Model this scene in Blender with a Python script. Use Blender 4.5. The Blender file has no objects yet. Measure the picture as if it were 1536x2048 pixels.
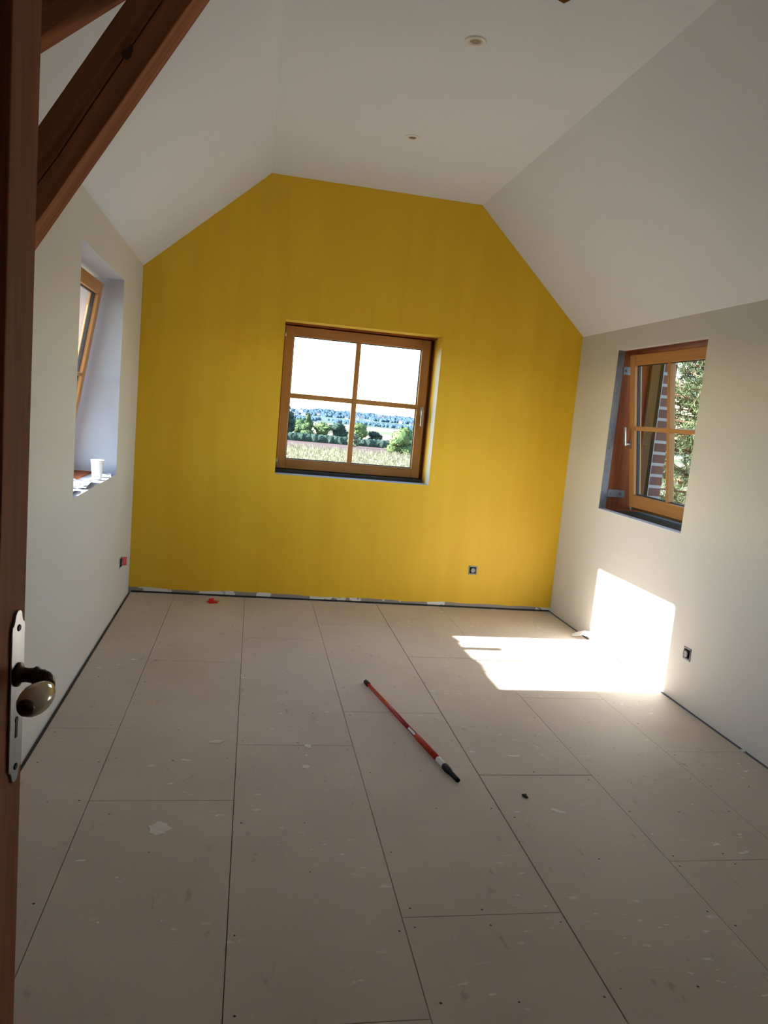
import bpy, bmesh, math, random
from mathutils import Vector, Matrix, noise as mnoise
rnd = random.Random(7)
S = bpy.context.scene
COL = S.collection

# ------------------------------------------------------------------ camera
cam_d = bpy.data.cameras.new('camera'); cam = bpy.data.objects.new('camera', cam_d)
COL.objects.link(cam); S.camera = cam
cam_d.sensor_fit = 'HORIZONTAL'; cam_d.sensor_width = 36.0
cam_d.lens = 1491.8 / 1536 * 36.0
cam_d.clip_start = 0.02; cam_d.clip_end = 9000
_r = Vector((0.98161166, -0.16869189, 0.0893398))
_u = Vector((-0.06535013, 0.14276476, 0.98759687))
_b = Vector((-0.17935416, -0.97527497, 0.12911552))
M = Matrix(((_r.x, _u.x, _b.x, 0), (_r.y, _u.y, _b.y, 0), (_r.z, _u.z, _b.z, 1.55), (0, 0, 0, 1)))
cam.matrix_world = M

# ------------------------------------------------------------------ light
S.view_settings.view_transform = 'Standard'; S.view_settings.look = 'None'
S.view_settings.gamma = 1.0; S.view_settings.use_curve_mapping = False
S.view_settings.exposure = 0.15
SUN_DIR = Vector((1.0, 0.022, -0.415)).normalized()
SUN_STRENGTH = 46.0
SKY_STRENGTH = 1.1
world = bpy.data.worlds.new('world'); S.world = world; world.use_nodes = True
wn = world.node_tree.nodes; wl = world.node_tree.links; wn.clear()
sky = wn.new('ShaderNodeTexSky'); sky.sky_type = 'NISHITA'; sky.sun_disc = False
sky.sun_elevation = math.radians(22.5); sky.sun_rotation = math.radians(-90)
sky.air_density = 1.0; sky.dust_density = 0.4; sky.ozone_density = 1.0
bgn = wn.new('ShaderNodeBackground'); bgn.inputs[1].default_value = SKY_STRENGTH
wo = wn.new('ShaderNodeOutputWorld'); wl.new(sky.outputs[0], bgn.inputs[0]); wl.new(bgn.outputs[0], wo.inputs[0])
sun_d = bpy.data.lights.new('sun', 'SUN'); sun_d.energy = SUN_STRENGTH; sun_d.angle = math.radians(0.55)
sun_d.color = (1.0, 0.985, 0.985)
sun = bpy.data.objects.new('sun', sun_d); COL.objects.link(sun)
sun.rotation_euler = SUN_DIR.to_track_quat('-Z', 'Y').to_euler()
sun.location = (-20, 0, 12)

# ------------------------------------------------------------------ helpers
def nodes_of(m): return m.node_tree.nodes, m.node_tree.links
def mat(name, col, rough=0.6, metal=0.0, var=0.0, vscale=8.0, bump=0.0, bscale=60.0, col2=None, stretch=(1, 1, 1), spec=0.5, coord='Object'):
    m = bpy.data.materials.new(name); m.use_nodes = True
    n, l = nodes_of(m); b = n['Principled BSDF']
    b.inputs['Roughness'].default_value = rough; b.inputs['Metallic'].default_value = metal
    b.inputs['Specular IOR Level'].default_value = spec
    c = tuple(col) + (1,)
    b.inputs['Base Color'].default_value = c
    tc = n.new('ShaderNodeTexCoord'); mp = n.new('ShaderNodeMapping'); mp.inputs['Scale'].default_value = stretch
    l.new(tc.outputs[coord], mp.inputs[0])
    if var or col2:
        nt = n.new('ShaderNodeTexNoise'); nt.inputs['Scale'].default_value = vscale; nt.inputs['Detail'].default_value = 5
        l.new(mp.outputs[0], nt.inputs['Vector'])
        mx = n.new('ShaderNodeMix'); mx.data_type = 'RGBA'
        c2 = tuple(col2) if col2 else tuple(v * (1 - var) for v in col)
        mx.inputs[6].default_value = c; mx.inputs[7].default_value = c2 + (1,)
        rp = n.new('ShaderNodeMapRange'); rp.inputs[1].default_value = 0.35; rp.inputs[2].default_value = 0.65
        l.new(nt.outputs[0], rp.inputs[0]); l.new(rp.outputs[0], mx.inputs[0]); l.new(mx.outputs[2], b.inputs['Base Color'])
    if bump:
        nb = n.new('ShaderNodeTexNoise'); nb.inputs['Scale'].default_value = bscale; nb.inputs['Detail'].default_value = 4
        l.new(mp.outputs[0], nb.inputs['Vector'])
        bp = n.new('ShaderNodeBump'); bp.inputs['Strength'].default_value = bump; bp.inputs['Distance'].default_value = 0.01
        l.new(nb.outputs[0], bp.inputs['Height']); l.new(bp.outputs[0], b.inputs['Normal'])
    return m

def wood(name, c1, c2, along='z', rough=0.45, bump=0.15, fine=60.0, spec=0.25):
    st = {'x': (0.05, 1, 1), 'y': (1, 0.05, 1), 'z': (1, 1, 0.05)}[along]
    m = bpy.data.materials.new(name); m.use_nodes = True
    n, l = nodes_of(m); b = n['Principled BSDF']; b.inputs['Roughness'].default_value = rough; b.inputs['Specular IOR Level'].default_value = spec
    tc = n.new('ShaderNodeTexCoord'); mp = n.new('ShaderNodeMapping'); mp.inputs['Scale'].default_value = st
    l.new(tc.outputs['Object'], mp.inputs[0])
    n1 = n.new('ShaderNodeTexNoise'); n1.inputs['Scale'].default_value = fine; n1.inputs['Detail'].default_value = 6; n1.inputs['Distortion'].default_value = 0.6
    n2 = n.new('ShaderNodeTexNoise'); n2.inputs['Scale'].default_value = 9; n2.inputs['Detail'].default_value = 3
    l.new(mp.outputs[0], n1.inputs['Vector']); l.new(mp.outputs[0], n2.inputs['Vector'])
    ad = n.new('ShaderNodeMath'); ad.operation = 'ADD'; l.new(n1.outputs[0], ad.inputs[0]); l.new(n2.outputs[0], ad.inputs[1])
    rp = n.new('ShaderNodeMapRange'); rp.inputs[1].default_value = 0.75; rp.inputs[2].default_value = 1.25
    l.new(ad.outputs[0], rp.inputs[0])
    mx = n.new('ShaderNodeMix'); mx.data_type = 'RGBA'; mx.inputs[6].default_value = tuple(c1) + (1,); mx.inputs[7].default_value = tuple(c2) + (1,)
    l.new(rp.outputs[0], mx.inputs[0]); l.new(mx.outputs[2], b.inputs['Base Color'])
    bp = n.new('ShaderNodeBump'); bp.inputs['Strength'].default_value = bump; bp.inputs['Distance'].default_value = 0.004
    l.new(n1.outputs[0], bp.inputs['Height']); l.new(bp.outputs[0], b.inputs['Normal'])
    return m

def link(name, bm, mats, parent=None, smooth=False, bevel=0.0):
    me = bpy.data.meshes.new(name)
    bmesh.ops.recalc_face_normals(bm, faces=bm.faces)
    bm.to_mesh(me); bm.free()
    for m in (mats if isinstance(mats, (list, tuple)) else [mats]): me.materials.append(m)
    if smooth:
        for p in me.polygons: p.use_smooth = True
    o = bpy.data.objects.new(name, me); COL.objects.link(o)
    if parent is not None: o.parent = parent
    if bevel:
        b = o.modifiers.new('bevel', 'BEVEL'); b.width = bevel; b.segments = 2; b.limit_method = 'ANGLE'; b.angle_limit = math.radians(40)
    return o
def empty(name, loc=(0, 0, 0)):
    o = bpy.data.objects.new(name, None); COL.objects.link(o); o.location = loc; o.empty_display_size = 0.1; return o
def tag(o, label=None, cat=None, group=None, kind=None):
    if label: o['label'] = label
    if cat: o['category'] = cat
    if group: o['group'] = group
    if kind: o['kind'] = kind
    return o
def struct(o): o['kind'] = 'structure'; return o
def box(bm, x0, x1, y0, y1, z0, z1, mi=0, mtx=None):
    vs = [bm.verts.new(Vector((x, y, z))) for x in (x0, x1) for y in (y0, y1) for z in (z0, z1)]
    fs = []
    for f in ((0, 1, 3, 2), (4, 6, 7, 5), (0, 4, 5, 1), (2, 3, 7, 6), (0, 2, 6, 4), (1, 5, 7, 3)):
        fc = bm.faces.new([vs[i] for i in f]); fc.material_index = mi; fs.append(fc)
    if mtx is not None:
        for v in vs: v.co = mtx @ v.co
    return fs
def prism(bm, poly, ext, mi=0):
    """poly: 3-D points of a flat polygon, ext: extrusion vector"""
    a = [bm.verts.new(Vector(p)) for p in poly]; b = [bm.verts.new(Vector(p) + Vector(ext)) for p in poly]
    fs = [bm.faces.new(a), bm.faces.new(b[::-1])]
    n = len(poly)
    for i in range(n): fs.append(bm.faces.new([a[i], b[i], b[(i + 1) % n], a[(i + 1) % n]]))
    for f in fs: f.material_index = mi
    return fs
def tube(bm, pts, rads, seg=16, mi=0, cap=True):
    pts = [Vector(p) for p in pts]; rings = []
    up0 = None
    for i, p in enumerate(pts):
        if i == 0: d = pts[1] - pts[0]
        elif i == len(pts) - 1: d = pts[-1] - pts[-2]
        else: d = pts[i + 1] - pts[i - 1]
        d.normalize()
        a = d.orthogonal().normalized() if up0 is None else (up0 - d * up0.dot(d)).normalized()
        up0 = a; c = d.cross(a)
        rings.append([bm.verts.new(p + (a * math.cos(2 * math.pi * k / seg) + c * math.sin(2 * math.pi * k / seg)) * rads[i]) for k in range(seg)])
    for i in range(len(rings) - 1):
        for k in range(seg):
            f = bm.faces.new([rings[i][k], rings[i][(k + 1) % seg], rings[i + 1][(k + 1) % seg], rings[i + 1][k]]); f.material_index = mi; f.smooth = True
    if cap:
        for r in (rings[0], rings[-1]):
            f = bm.faces.new(r); f.material_index = mi
def cut(o, cutters):
    """boolean-subtract boxes / prisms given as functions that fill a bmesh"""
    dg = None
    for fill in cutters:
        bm = bmesh.new(); fill(bm); c = link('cutter', bm, [])
        md = o.modifiers.new('b', 'BOOLEAN'); md.operation = 'DIFFERENCE'; md.object = c; md.solver = 'EXACT'
        bpy.context.view_layer.update()
        dg = bpy.context.evaluated_depsgraph_get()
        me = bpy.data.meshes.new_from_object(o.evaluated_get(dg), depsgraph=dg)
        o.modifiers.clear(); old = o.data; o.data = me; nm = old.name; bpy.data.meshes.remove(old); me.name = nm
        cm = c.data; bpy.data.objects.remove(c); bpy.data.meshes.remove(cm)
    return o

# ------------------------------------------------------------------ materials
M_white = mat('white_ceiling_paint', (0.71, 0.74, 0.79), rough=0.75, var=0.02, vscale=1.5, bump=0.03, bscale=180)
M_cream = mat('cream_wall_paint', (0.66, 0.64, 0.59), rough=0.7, var=0.03, vscale=1.3, bump=0.04, bscale=160)
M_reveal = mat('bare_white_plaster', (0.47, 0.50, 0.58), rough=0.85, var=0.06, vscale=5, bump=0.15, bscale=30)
M_dark = mat('dark_gap_fill', (0.03, 0.028, 0.027), rough=0.9)
M_winwood_v = wood('honey_pine_upright', (0.50, 0.25, 0.09), (0.40, 0.185, 0.062), 'z', rough=0.35, bump=0.06)
M_winwood_h = wood('honey_pine_level', (0.50, 0.25, 0.09), (0.40, 0.185, 0.062), 'x', rough=0.35, bump=0.06)
M_redwood = wood('red_brown_timber', (0.30, 0.085, 0.025), (0.19, 0.048, 0.014), 'z', rough=0.8)
M_beam = wood('dark_truss_timber', (0.40, 0.15, 0.07), (0.24, 0.08, 0.038), 'x', rough=0.85, bump=0.3, fine=40)
M_door = wood('brown_door_wood', (0.37, 0.135, 0.062), (0.27, 0.092, 0.042), 'z', rough=0.7, bump=0.12, fine=90)
M_metal = mat('galvanised_steel', (0.24, 0.23, 0.25), rough=0.6, metal=0.6, var=0.2, vscale=20)
M_silver = mat('satin_aluminium', (0.55, 0.54, 0.52), rough=0.35, metal=0.9)
M_iron = mat('dark_bronze_iron', (0.06, 0.035, 0.022), rough=0.35, metal=0.8, var=0.3, vscale=60)
M_plate = mat('brushed_iron_plate', (0.40, 0.42, 0.44), rough=0.32, metal=0.9, var=0.25, vscale=30, stretch=(1, 1, 0.1))
M_porc = mat('cream_porcelain', (0.62, 0.50, 0.34), rough=0.08, spec=0.8)
M_black = mat('black_plastic', (0.010, 0.008, 0.011), rough=0.5, spec=0.2)
M_gasket = mat('black_glazing_seal', (0.02, 0.02, 0.024), rough=0.6)
M_red = mat('red_lacquered_tube', (0.42, 0.012, 0.02), rough=0.22)
M_redor = mat('orange_red_sleeve', (0.50, 0.035, 0.012), rough=0.45, spec=0.25)
M_whitepl = mat('white_plastic', (0.80, 0.80, 0.80), rough=0.4)
M_redpl = mat('red_box_plastic', (0.55, 0.012, 0.012), rough=0.4)
M_grey = mat('grey_plastic', (0.30, 0.30, 0.31), rough=0.5)
M_lamp = mat('lamp_white_enamel', (0.78, 0.76, 0.70), rough=0.35)
M_bulb = mat('unlit_reflector_bulb', (0.30, 0.29, 0.25), rough=0.2, metal=0.3)

def glass_mat():
    m = bpy.data.materials.new('window_glass'); m.use_nodes = True
    n, l = nodes_of(m); n.clear()
    o = n.new('ShaderNodeOutputMaterial'); mx = n.new('ShaderNodeMixShader'); t = n.new('ShaderNodeBsdfTransparent'); g = n.new('ShaderNodeBsdfGlossy')
    t.inputs[0].default_value = (0.93, 0.955, 0.95, 1); g.inputs['Roughness'].default_value = 0.0
    lw = n.new('ShaderNodeLayerWeight'); lw.inputs[0].default_value = 0.5      # Schlick reflectance, same from both sides
    pw = n.new('ShaderNodeMath'); pw.operation = 'POWER'; pw.inputs[1].default_value = 5.0; l.new(lw.outputs['Facing'], pw.inputs[0])
    f = n.new('ShaderNodeMath'); f.operation = 'MULTIPLY_ADD'; f.inputs[1].default_value = 0.90; f.inputs[2].default_value = 0.045; l.new(pw.outputs[0], f.inputs[0])
    l.new(f.outputs[0], mx.inputs[0]); l.new(t.outputs[0], mx.inputs[1]); l.new(g.outputs[0], mx.inputs[2]); l.new(mx.outputs[0], o.inputs[0])
    return m
M_glass = glass_mat()

def yellow_mat():
    m = bpy.data.materials.new('yellow_wall_paint'); m.use_nodes = True
    n, l = nodes_of(m); b = n['Principled BSDF']; b.inputs['Roughness'].default_value = 0.6
    tc = n.new('ShaderNodeTexCoord'); sp = n.new('ShaderNodeSeparateXYZ'); l.new(tc.outputs['Object'], sp.inputs[0])
    def mth(op, a, bb):
        q = n.new('ShaderNodeMath'); q.operation = op
        for i, v in enumerate((a, bb)):
            if v is None: continue
            if isinstance(v, (int, float)): q.inputs[i].default_value = v
            else: l.new(v, q.inputs[i])
        return q.outputs[0]
    X, Y, Z = sp.outputs
    # roller streaks, vertical
    mp = n.new('ShaderNodeMapping'); mp.inputs['Scale'].default_value = (5.0, 1, 0.55); l.new(tc.outputs['Object'], mp.inputs[0])
    ns = n.new('ShaderNodeTexNoise'); ns.inputs['Scale'].default_value = 1.6; ns.inputs['Detail'].default_value = 4; l.new(mp.outputs[0], ns.inputs['Vector'])
    rp = n.new('ShaderNodeMapRange'); rp.inputs[1].default_value = 0.38; rp.inputs[2].default_value = 0.62; l.new(ns.outputs[0], rp.inputs[0])
    # brushed cutting-in band along the edges of the wall (distance to edges)
    wob = n.new('ShaderNodeTexNoise'); wob.inputs['Scale'].default_value = 3.5; l.new(tc.outputs['Object'], wob.inputs['Vector'])
    w = mth('MULTIPLY', mth('SUBTRACT', wob.outputs[0], 0.5), 0.09)
    d1 = mth('SUBTRACT', 3.245, Z)                                   # flat top
    d2 = mth('MULTIPLY', mth('SUBTRACT', mth('ADD', mth('MULTIPLY', X, 0.866), 3.249), Z), 0.756)
    d3 = mth('MULTIPLY', mth('SUBTRACT', mth('ADD', mth('MULTIPLY', X, -0.953), 4.812), Z), 0.724)
    d4 = mth('ADD', X, 0.878); d5 = mth('SUBTRACT', 2.611, X)
    dm = mth('MINIMUM', mth('MINIMUM', d1, d2), mth('MINIMUM', d3, mth('MINIMUM', d4, d5)))
    band = n.new('ShaderNodeMapRange'); band.inputs[1].default_value = 0.085; band.inputs[2].default_value = 0.10
    band.inputs[3].default_value = 1; band.inputs[4].default_value = 0; l.new(mth('ADD', dm, w), band.inputs[0])
    mx = n.new('ShaderNodeMix'); mx.data_type = 'RGBA'; mx.inputs[6].default_value = (0.77, 0.46, 0.015, 1); mx.inputs[7].default_value = (0.81, 0.50, 0.020, 1)
    l.new(rp.outputs[0], mx.inputs[0])
    mb = n.new('ShaderNodeMix'); mb.data_type = 'RGBA'; mb.inputs[7].default_value = (0.80, 0.49, 0.016, 1)
    l.new(mth('MULTIPLY', band.outputs[0], 0.7), mb.inputs[0]); l.new(mx.outputs[2], mb.inputs[6])
    # unpainted strip at the foot with ragged edge
    n3 = n.new('ShaderNodeTexNoise'); n3.inputs['Scale'].default_value = 2.6; n3.inputs['Detail'].default_value = 6; l.new(tc.outputs['Object'], n3.inputs['Vector'])
    edge = mth('ADD', 0.012, mth('MULTIPLY', n3.outputs[0], 0.05))
    bare = mth('LESS_THAN', Z, edge)
    n4 = n.new('ShaderNodeTexNoise'); n4.inputs['Scale'].default_value = 5.5; n4.inputs['Detail'].default_value = 3; l.new(tc.outputs['Object'], n4.inputs['Vector'])
    r4 = n.new('ShaderNodeMapRange'); r4.inputs[1].default_value = 0.54; r4.inputs[2].default_value = 0.56; l.new(n4.outputs[0], r4.inputs[0])
    gc = n.new('ShaderNodeMix'); gc.data_type = 'RGBA'; gc.inputs[6].default_value = (0.30, 0.27, 0.24, 1); gc.inputs[7].default_value = (0.78, 0.76, 0.74, 1); l.new(r4.outputs[0], gc.inputs[0])
    mf = n.new('ShaderNodeMix'); mf.data_type = 'RGBA'; l.new(bare, mf.inputs[0]); l.new(mb.outputs[2], mf.inputs[6]); l.new(gc.outputs[2], mf.inputs[7])
    l.new(mf.outputs[2], b.inputs['Base Color'])
    nb = n.new('ShaderNodeTexNoise'); nb.inputs['Scale'].default_value = 150; l.new(tc.outputs['Object'], nb.inputs['Vector'])
    bp = n.new('ShaderNodeBump'); bp.inputs['Strength'].default_value = 0.05; bp.inputs['Distance'].default_value = 0.01; l.new(nb.outputs[0], bp.inputs['Height']); l.new(bp.outputs[0], b.inputs['Normal'])
    return m
M_yellow = yellow_mat()

def half_painted_mat():
    """window reveal: yellow paint that stops short, bare plaster beyond"""
    m = bpy.data.materials.new('half_painted_reveal'); m.use_nodes = True
    n, l = nodes_of(m); b = n['Principled BSDF']; b.inputs['Roughness'].default_value = 0.7
    tc = n.new('ShaderNodeTexCoord'); sp = n.new('ShaderNodeSeparateXYZ'); l.new(tc.outputs['Object'], sp.inputs[0])
    nz = n.new('ShaderNodeTexNoise'); nz.inputs['Scale'].default_value = 7; l.new(tc.outputs['Object'], nz.inputs['Vector'])
    a = n.new('ShaderNodeMath'); a.operation = 'MULTIPLY_ADD'; l.new(nz.outputs[0], a.inputs[0]); a.inputs[1].default_value = 0.10; l.new(sp.outputs[1], a.inputs[2])
    r = n.new('ShaderNodeMapRange'); r.inputs[1].default_value = 6.055; r.inputs[2].default_value = 6.12; r.inputs[3].default_value = 1; r.inputs[4].default_value = 0
    l.new(a.outputs[0], r.inputs[0])
    z = n.new('ShaderNodeMapRange'); z.inputs[1].default_value = 2.08; z.inputs[2].default_value = 2.12; z.inputs[3].default_value = 1; z.inputs[4].default_value = 0
    l.new(sp.outputs[2], z.inputs[0])
    f = n.new('ShaderNodeMath'); f.operation = 'MULTIPLY'; l.new(r.outputs[0], f.inputs[0]); l.new(z.outputs[0], f.inputs[1])
    mx = n.new('ShaderNodeMix'); mx.data_type = 'RGBA'; l.new(f.outputs[0], mx.inputs[0])
    mx.inputs[6].default_value = (0.72, 0.46, 0.03, 1); mx.inputs[7].default_value = (0.66, 0.62, 0.50, 1); l.new(mx.outputs[2], b.inputs['Base Color'])
    return m
M_halfrev = half_painted_mat()

def floor_mat():
    m = bpy.data.materials.new('grey_beige_screed_board'); m.use_nodes = True
    n, l = nodes_of(m); b = n['Principled BSDF']; b.inputs['Roughness'].default_value = 0.66; b.inputs['Specular IOR Level'].default_value = 0.3
    tc = n.new('ShaderNodeTexCoord')
    def ns(sc, det=5, st=None):
        q = n.new('ShaderNodeTexNoise'); q.inputs['Scale'].default_value = sc; q.inputs['Detail'].default_value = det
        if st:
            mp = n.new('ShaderNodeMapping'); mp.inputs['Scale'].default_value = st; l.new(tc.outputs['Object'], mp.inputs[0]); l.new(mp.outputs[0], q.inputs['Vector'])
        else: l.new(tc.outputs['Object'], q.inputs['Vector'])
        return q
    def rng(src, a, bb, c=0, d=1):
        q = n.new('ShaderNodeMapRange'); q.inputs[1].default_value = a; q.inputs[2].default_value = bb; q.inputs[3].default_value = c; q.inputs[4].default_value = d; l.new(src, q.inputs[0]); return q.outputs[0]
    def mix(fac, a, bb):
        q = n.new('ShaderNodeMix'); q.data_type = 'RGBA'; l.new(fac, q.inputs[0])
        for i, v in ((6, a), (7, bb)):
            if isinstance(v, tuple): q.inputs[i].default_value = v + (1,)
            else: l.new(v, q.inputs[i])
        return q.outputs[2]
    base = mix(rng(ns(1.6).outputs[0], 0.35, 0.65), (0.66, 0.565, 0.475), (0.585, 0.495, 0.415))
    base = mix(rng(ns(220, 2).outputs[0], 0.45, 0.75, 0, 0.35), base, (0.44, 0.38, 0.33))
    # dusty white scuffs
    s = n.new('ShaderNodeMath'); s.operation = 'MULTIPLY'; l.new(rng(ns(14, 6, (1, 2.4, 1)).outputs[0], 0.64, 0.69), s.inputs[0]); l.new(rng(ns(2.3, 2).outputs[0], 0.5, 0.62), s.inputs[1])
    base = mix(s.outputs[0], base, (0.84, 0.79, 0.72))
    # faint brown scuffs
    s2 = n.new('ShaderNodeMath'); s2.operation = 'MULTIPLY'; l.new(rng(ns(11, 6, (2.0, 1, 1)).outputs[0], 0.625, 0.70, 0, 0.5), s2.inputs[0]); l.new(rng(ns(3.1, 2).outputs[0], 0.5, 0.6), s2.inputs[1])
    base = mix(s2.outputs[0], base, (0.30, 0.23, 0.17))
    # small dirt specks and white crumbs
    for sc, th, colr in ((7.0, 0.045, (0.10, 0.08, 0.06)), (9.0, 0.05, (0.88, 0.85, 0.80))):
        v = n.new('ShaderNodeTexVoronoi'); v.inputs['Scale'].default_value = sc
        mp = n.new('ShaderNodeMapping'); mp.inputs['Location'].default_value = (sc, sc * 2, 0); l.new(tc.outputs['Object'], mp.inputs[0]); l.new(mp.outputs[0], v.inputs['Vector'])
        sel = n.new('ShaderNodeSeparateColor'); l.new(v.outputs['Color'], sel.inputs[0])
        big = n.new('ShaderNodeMath'); big.operation = 'MULTIPLY'; l.new(sel.outputs[0], big.inputs[0]); big.inputs[1].default_value = th
        lt = n.new('ShaderNodeMath'); lt.operation = 'LESS_THAN'; l.new(v.outputs['Distance'], lt.inputs[0]); l.new(big.outputs[0], lt.inputs[1])
        g = n.new('ShaderNodeMath'); g.operation = 'GREATER_THAN'; l.new(sel.outputs[1], g.inputs[0]); g.inputs[1].default_value = 0.45
        mm = n.new('ShaderNodeMath'); mm.operation = 'MULTIPLY'; l.new(lt.outputs[0], mm.inputs[0]); l.new(g.outputs[0], mm.inputs[1])
        base = mix(mm.outputs[0], base, colr)
    l.new(base, b.inputs['Base Color'])
    bp = n.new('ShaderNodeBump'); bp.inputs['Strength'].default_value = 0.06; bp.inputs['Distance'].default_value = 0.01
    l.new(ns(90, 3).outputs[0], bp.inputs['Height']); l.new(bp.outputs[0], b.inputs['Normal'])
    return m
M_floor = floor_mat()
M_screw = mat('screw_head', (0.06, 0.05, 0.04), rough=0.5)
M_sub = mat('dark_subfloor', (0.10, 0.08, 0.068), rough=0.9)

# ------------------------------------------------------------------ room shell
D, XL, XR, H1L, H1R, H2 = 5.9384, -0.8784, 2.6111, 2.4808, 2.3245, 3.2491
F0, F1 = 0.009, 1.6483
KB, KL, KR, KC = -0.0122, -0.01023, 0.0053, -0.0095
def wl_x(y): return XL + KL * (y - D)
def wr_x(y): return XR + KR * (y - D)
def bk_y(x): return D + KB * x
def ceil_z(x): return H2 + KC * (x - 0.8)
YF = 0.28   # room side of the wall with the door
YH = -2.2   # far end of the landing behind the door

# floor: base slab, boards with open joints, screws
bm = bmesh.new()
box(bm, -1.4, 3.2, YH - .3, 6.4, -0.25, -0.012, 1)
cols = [(None, -0.5211, [3.44, 1.85]), (-0.5211, 0.0209, [4.389, 2.797, 1.205]), (0.0209, 0.5568, [4.88, 3.286, 1.692]),
        (0.5568, 1.0881, [5.27, 3.68, 2.086, 0.49]), (1.0881, 1.6282, [4.595, 3.006, 1.41]), (1.6282, 2.1414, [3.93, 2.346, 0.75]), (2.1414, None, [4.84, 3.25, 1.66])]
gap = 0.0018
for ci, (a, b, ys) in enumerate(cols):
    ylist = [None] + ys + [YH]
    for i in range(len(ylist) - 1):
        y1, y0 = ylist[i], ylist[i + 1]
        g = gap * (0.5, 0.8, 0.75, 0.8, 1.45, 0.75, 0.5)[ci]
        gR = gap * (0.8, 0.75, 0.8, 1.45, 0.75, 0.5, 0.5)[ci]
        def cx(v, y, side): return (wl_x(y) + 0.020) if (v is None and side < 0) else ((wr_x(y) - 0.012) if v is None else v - side * (gR if side > 0 else g))
        yb0 = y0 + g
        xa0, xb0 = cx(a, yb0, -1), cx(b, yb0, 1)
        if y1 is None:
            xa1, xb1 = cx(a, D, -1), cx(b, D, 1); p = [(xa0, yb0), (xb0, yb0), (xb1, bk_y(xb1) - 0.012), (xa1, bk_y(xa1) - 0.012)]
            ytop = D - 0.02
        else:
            yb1 = y1 - g; p = [(xa0, yb0), (xb0, yb0), (cx(b, yb1, 1), yb1), (cx(a, yb1, -1), yb1)]; ytop = yb1
        prism(bm, [(x, y, -0.02) for x, y in p], (0, 0, 0.02), 0)
        # screws in rows along the long sides and across the ends
        yy0, yy1 = yb0 + 0.035, ytop - 0.035
        k = max(2, int((yy1 - yy0) / 0.26))
        for j in range(k + 1):
            yy = yy0 + (yy1 - yy0) * j / k
            for xx in (xa0 + 0.03, (xa0 + xb0) / 2, xb0 - 0.03):
                if rnd.random() < 0.35: continue
                px, py = xx + rnd.uniform(-.012, .012), yy + rnd.uniform(-.015, .015)
                r = rnd.uniform(0.0028, 0.0048)
                vs = [bm.verts.new((px + r * math.cos(t * math.pi / 4), py + r * math.sin(t * math.pi / 4), 0.0004)) for t in range(8)]
                f = bm.faces.new(vs); f.material_index = 2
floor = struct(link('floor', bm, [M_floor, M_sub, M_screw]))

# back wall (yellow gable) with window opening
BX0, BX1, BZ0, BZ1 = 0.190, 1.437, 1.010, 2.206
TB = 0.36
def back_poly(dx=0.35):
    xs = [(XL - dx, -0.25), (XR + dx, -0.25), (XR + dx, H1R + 0.02), (F1 + .05, H2 + 0.10), (F0 - .05, H2 + 0.10), (XL - dx, H1L + 0.02)]
    return [(x, bk_y(x), z) for x, z in xs]
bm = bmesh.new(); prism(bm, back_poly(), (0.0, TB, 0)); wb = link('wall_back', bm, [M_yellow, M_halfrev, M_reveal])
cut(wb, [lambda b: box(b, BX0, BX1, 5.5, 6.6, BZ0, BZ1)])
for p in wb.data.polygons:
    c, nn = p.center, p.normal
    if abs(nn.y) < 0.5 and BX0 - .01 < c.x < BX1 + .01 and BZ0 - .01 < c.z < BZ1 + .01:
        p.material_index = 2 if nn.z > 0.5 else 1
struct(wb)

# left wall, deep white reveal
LY0, LY1, LZ0, LZ1 = 3.885, 5.14, 1.0, 2.25
TL = 0.46
bm = bmesh.new()
prism(bm, [(wl_x(YH - .2), YH - .2, -0.25), (wl_x(6.3), 6.3, -0.25), (wl_x(6.3), 6.3, H1L + .01), (wl_x(YH - .2), YH - .2, H1L + .01)], (-TL, 0, 0))
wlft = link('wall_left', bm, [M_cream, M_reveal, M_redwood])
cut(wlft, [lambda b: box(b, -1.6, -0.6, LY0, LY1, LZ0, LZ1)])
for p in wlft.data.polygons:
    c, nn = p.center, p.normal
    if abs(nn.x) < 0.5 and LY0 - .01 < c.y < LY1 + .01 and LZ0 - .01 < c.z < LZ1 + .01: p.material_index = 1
struct(wlft)
# right wall: plasterboard lining, then brick outer leaf with timber between
RY0, RY1, RZ0, RZ1 = 4.115, 5.243, 0.992, 2.172
bm = bmesh.new()
prism(bm, [(wr_x(YH - .2), YH - .2, -0.25), (wr_x(6.3), 6.3, -0.25), (wr_x(6.3), 6.3, H1R + .01), (wr_x(YH - .2), YH - .2, H1R + .01)], (0.05, 0, 0))
wrt = link('wall_right', bm, [M_cream, M_reveal])
cut(wrt, [lambda b: box(b, 2.3, 3.0, RY0, RY1, RZ0, RZ1)])
struct(wrt)

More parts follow.
